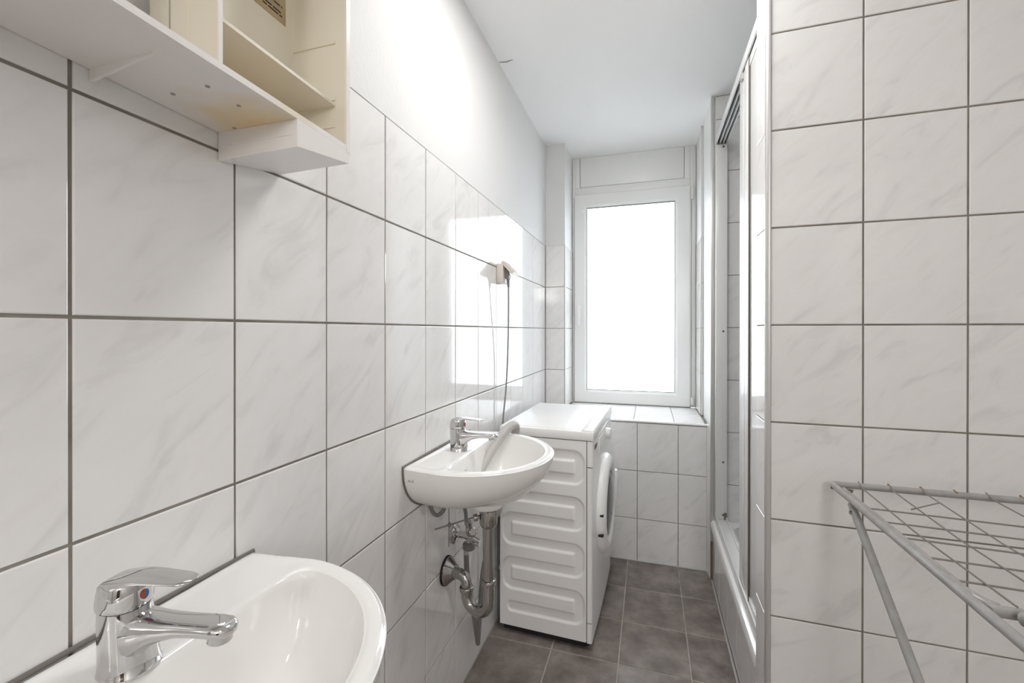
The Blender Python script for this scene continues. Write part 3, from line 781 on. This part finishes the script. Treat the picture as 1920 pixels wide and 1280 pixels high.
slab(XL+0.001, XF, 0.155, 0.161, ZB+0.008, ZT).build('divider', MT['cab_cream'], cb, None)
# wedge-shaped lamp socket box under the far end
bk = G()
p = [(XL+0.001, 0.494, 1.470), (XF, 0.494, 1.4735), (XF, 0.6045, 1.4895), (XL+0.001, 0.6105, 1.489)]
tz = [(a[0], a[1], 1.5163+zt_(a[1])) for a in p]
bk.loft([p, tz]); sb = bk.build('socket_box', MT['cab_white'], cb, None)
G().box(XL+0.012, XF-0.008, 0.4928, 0.4942, 1.4905, 1.4925).build('box_seam', MT['cab_white'], sb, None)
G().add([(XL+0.002, 0.336, 1.5165), (XL+0.002, 0.336, 1.503), (-0.505, 0.336, 1.5165), (XL+0.002, 0.3395, 1.5165), (XL+0.002, 0.3395, 1.503), (-0.505, 0.3395, 1.5165)],
        [(0, 1, 2), (3, 5, 4), (0, 3, 4, 1), (1, 4, 5, 2), (2, 5, 3, 0)]).build('bracket_rib', MT['cab_white'], cb, None)
for y, x in ((0.40, -0.512), (0.445, -0.515), (0.49, -0.575), (0.40, -0.57)):
    G().lathe([(0.0028, 0), (0.0026, -0.0012), (0.001, -0.0014)], (x, y, ZB+zt_(y)+0.0002), (0, 0, 1), 12).build('screw', MT['pipe'], cb)
# printed sticker on the back panel
stk = G().box(-0.5772, -0.5762, 0.49, 0.5855, 1.722, 1.86).build('sticker', MT['paper'], cb, None)
random.seed(3)
ln = G()
for r_ in range(22):
    z = 1.731+r_*0.0052; y = 0.495
    while y < 0.577:
        l_ = random.uniform(0.004, 0.02); e_ = min(y+l_, 0.578)
        if random.random() < 0.8: ln.box(-0.5763, -0.5760, y, e_, z, z+0.0026)
        y = e_+0.0022
lo = ln.build('printed_lines', MT['ink'], stk, None); lo['kind'] = 'stuff'

# ------------------------------------------------------------------ shower tray and sliding screen
ty = thing('shower_tray', 'white acrylic shower tray behind a low tiled front', 'shower tray', (0.75, 1.87, 0.26))
def rr(x0, x1, y0, y1, r, z, n=6):
    out = []
    for cx_, cy_, a0 in ((x1-r, y1-r, 0), (x0+r, y1-r, PI/2), (x0+r, y0+r, PI), (x1-r, y0+r, 1.5*PI)):
        for k_ in range(n+1):
            a = a0+PI/2*k_/n; out.append((cx_+r*math.cos(a), cy_+r*math.sin(a), z))
    return out
tx0, tx1, ty0, ty1 = 0.2875, 1.198, PYB+0.001, FY-0.002
G().loft([rr(tx0+0.006, tx1, ty0, ty1, 0.004, 0.254), rr(tx0, tx1, ty0, ty1, 0.004, 0.260), rr(tx0, tx1, ty0, ty1, 0.004, 0.283), rr(tx0+0.004, tx1, ty0, ty1, 0.004, 0.292), rr(tx0+0.013, tx1, ty0, ty1, 0.004, 0.296),
          rr(tx0+0.085, tx1-0.05, ty0+0.05, ty1-0.012, 0.06, 0.296), rr(tx0+0.095, tx1-0.06, ty0+0.06, ty1-0.02, 0.06, 0.288), rr(tx0+0.11, tx1-0.08, ty0+0.08, ty1-0.03, 0.07, 0.215), rr(tx0+0.14, tx1-0.11, ty0+0.11, ty1-0.06, 0.07, 0.20)], False, True).build('tray', MT['acrylic'], ty, 40)
XS = 0.303
sc_ = thing('shower_screen', 'white framed sliding shower screen pushed open against the partition', 'shower screen', (XS, 1.87, 0.297))
G().box(XS, XS+0.052, PYB+0.002, FY-0.003, 0.2965, 0.318, 0.001).box(XS, XS+0.006, PYB+0.002, FY-0.003, 0.318, 0.338, 0.001).box(XS+0.046, XS+0.052, PYB+0.002, FY-0.003, 0.318, 0.330, 0.001).build('bottom_rail', MT['pvc'], sc_)
tr_ = G().box(XS, XS+0.006, PYB+0.002, FY-0.003, 2.112, 2.146, 0.001).box(XS+0.006, XS+0.052, PYB+0.002, FY-0.003, 2.136, 2.146)
for a in (0.017, 0.032, 0.047): tr_.box(XS+a, XS+a+0.005, PYB+0.002, FY-0.003, 2.112, 2.137, 0.0005)
tr_.build('top_rail', MT['pvc'], sc_)
tg = G()
for a in (0.006, 0.022, 0.037): tg.box(XS+a+0.0005, XS+a+0.0100, PYB+0.003, FY-0.004, 2.132, 2.1362)
tg.build('rail_track', MT['gasket'], sc_, None)
pf = G().box(XS+0.002, XS+0.052, 2.303, FY-0.002, 0.318, 2.110, 0.002).build('wall_profile', MT['pvc'], sc_)
for zz in (2.096, 1.216, 0.591, 0.339):
    G().lathe([(0.0048, 0), (0.0048, 0.0008), (0.001, 0.0012)], (0.338, 2.3032, zz), (0, -1, 0), 14).build('screw', MT['gasket'], pf)
for i_, (x, y1_) in enumerate(((XS+0.007, 1.752), (XS+0.0225, 1.70), (XS+0.0375, 1.69))):
    y0_ = PYB+0.004
    fo = G().box(x, x+0.0085, y1_-0.094, y1_, 0.322, 2.110, 0.0015).box(x, x+0.0085, y0_, y0_+0.03, 0.322, 2.110, 0.0015).box(x, x+0.0085, y0_+0.03, y1_-0.094, 2.078, 2.108, 0.0015).box(x, x+0.0085, y0_+0.03, y1_-0.094, 0.322, 0.352, 0.0015).build('panel_frame', MT['pvc'], sc_)
    G().box(x+0.003, x+0.006, y0_+0.028, y1_-0.092, 0.350, 2.080).build('panel_pane', MT['screen'], fo, None)
    if i_ == 0:
        G().box(x-0.0012, x+0.001, y1_-0.097, y1_-0.0925, 0.322, 2.108).build('panel_seal', MT['sealant'], fo, None)
        G().box(x-0.002, x+0.001, y1_-0.152, y1_-0.099, 0.322, 2.108, 0.0008).build('stile', MT['cab_white'], fo)
        G().box(x-0.0022, x+0.001, y1_-0.159, y1_-0.153, 0.322, 2.108).build('panel_seal', MT['sealant'], fo, None)
        G().box(x-0.0075, x-0.0001, y1_-0.07, y1_-0.045, 2.085, 2.107, 0.0015).build('corner_clip', MT['hose'], fo)
G().box(XS+0.038, XS+0.051, 2.298, 2.3028, 0.318, 0.35).build('corner_block', MT['hose_dark'], sc_, None)

# ------------------------------------------------------------------ clothes drying rack
dk = thing('drying_rack', 'silver folding clothes drying rack standing before the partition', 'drying rack', (0.72, 0.70, 0.0))
RZ = 0.846; RX0, RX1 = 0.425, 0.98; RY0, RY1 = 0.10, 1.252; r = 0.0075
def rc(pts, rad=0.03, n=6):
    P = [Vector(p) for p in pts]; out = []
    for i, p in enumerate(P):
        a = (P[i-1]-p).normalized(); c = (P[(i+1) % len(P)]-p).normalized()
        for k_ in range(n+1):
            t = k_/n; A = p+a*rad; B = p+c*rad
            out.append((A*(1-t)+p*t)*(1-t)+(p*(1-t)+B*t)*t)
    return out+[out[0]]
G().tube(rc([(RX0, RY0, RZ), (RX0, RY1, RZ), (RX1, RY1, RZ), (RX1, RY0, RZ)], 0.014), r, 14, False).build('main_frame', MT['satin'], dk, 60)
# inner cross tube and its bends
G().tube(curve_pts([(RX0+0.010, 0.83, RZ-0.004), (RX0+0.014, 0.795, RZ-0.006), (RX0+0.03, 0.772, RZ-0.008), (RX0+0.06, 0.764, RZ-0.008), (RX1-0.06, 0.764, RZ-0.008), (RX1-0.03, 0.772, RZ-0.008), (RX1-0.012, 0.80, RZ-0.006), (RX1-0.010, 0.83, RZ-0.004)], 6), r, 14).build('cross_tube', MT['satin'], dk, 60)
G().tube(curve_pts([(0.470, 0.748, RZ-0.006), (0.476, 0.72, RZ+0.004), (0.478, 0.64, RZ+0.006), (0.478, 0.12, RZ-0.004)], 8), 0.0095, 14).build('wing_tube', MT['satin'], dk, 60)
G().tube([(RX0+0.014, RY1-0.028, RZ-0.002), (RX0+0.014, 0.80, RZ-0.004)], 0.0052, 12).build('wing_hinge_tube', MT['satin'], dk, 60)
# wires along and across
for i_, x in enumerate((0.481, 0.541, 0.603, 0.722, 0.782, 0.842, 0.902)):
    G().tube([(x, RY1+0.007, RZ+0.009), (x-0.002, RY1-0.02, RZ+0.002), (x-0.006, 1.0, RZ-0.004), (x-0.008, 0.766, RZ+0.001)], 0.00155, 6).build('wire', MT['wire'], dk, None)
G().tube([(0.664, RY1+0.006, RZ+0.009), (0.664, RY1-0.006, RZ+0.007)], 0.0016, 6).build('wire', MT['rust'], dk, None)
G().tube([(0.528, 1.135, RZ-0.004), (0.600, 1.182, RZ+0.001)], 0.0015, 6).build('wire', MT['wire'], dk, None)
for x in (0.541, 0.603, 0.782):
    G().lathe([(0.0022, 0), (0.0022, 0.012)], (x, RY1+0.008, RZ+0.0085), (0, -1, -0.25), 8).build('rust_spot', MT['rust'], dk)
for y in (1.112, 1.042, 0.972, 0.900, 0.830):
    G().tube([(RX0+0.012, y, RZ-0.003), (0.7, y-0.006, RZ-0.007), (RX1-0.006, y-0.006, RZ-0.004)], 0.0017, 6).build('wire', MT['wire'], dk, None)
# crossing legs
for x in (RX0+0.003, RX1-0.004):
    G().tube([(x, 1.150, RZ-0.010), (x, 1.138, RZ-0.022), (x, 0.10, 0.012)], 0.0080, 14).build('leg', MT['satin'], dk, 60)
for x in (RX0+0.022, RX1-0.022):
    G().tube([(x, 0.22, RZ-0.012), (x, 1.235, 0.012)], 0.0080, 14).build('leg', MT['satin'], dk, 60) if x > 0.5 else None
G().lathe([(0.0045, 0), (0.0045, 0.003), (0.002, 0.004)], (RX0-0.004, 1.135, RZ-0.024), (-1, 0, 0), 12).build('pivot_bolt', MT['pipe'], dk)
for y in (RY1-0.014,):
    G().box(RX0-0.0075, RX0+0.002, y-0.004, y+0.002, RZ-0.007, RZ-0.001, 0.001).build('end_plug', MT['gasket'], dk)
G().prism([(RX0+0.022, RY1-0.014, RZ-0.004), (RX0+0.036, RY1-0.022, RZ-0.004), (RX0+0.034, RY1-0.012, RZ-0.02)], (0, 0.003, 0)).build('hook', MT['pipe'], dk, None)
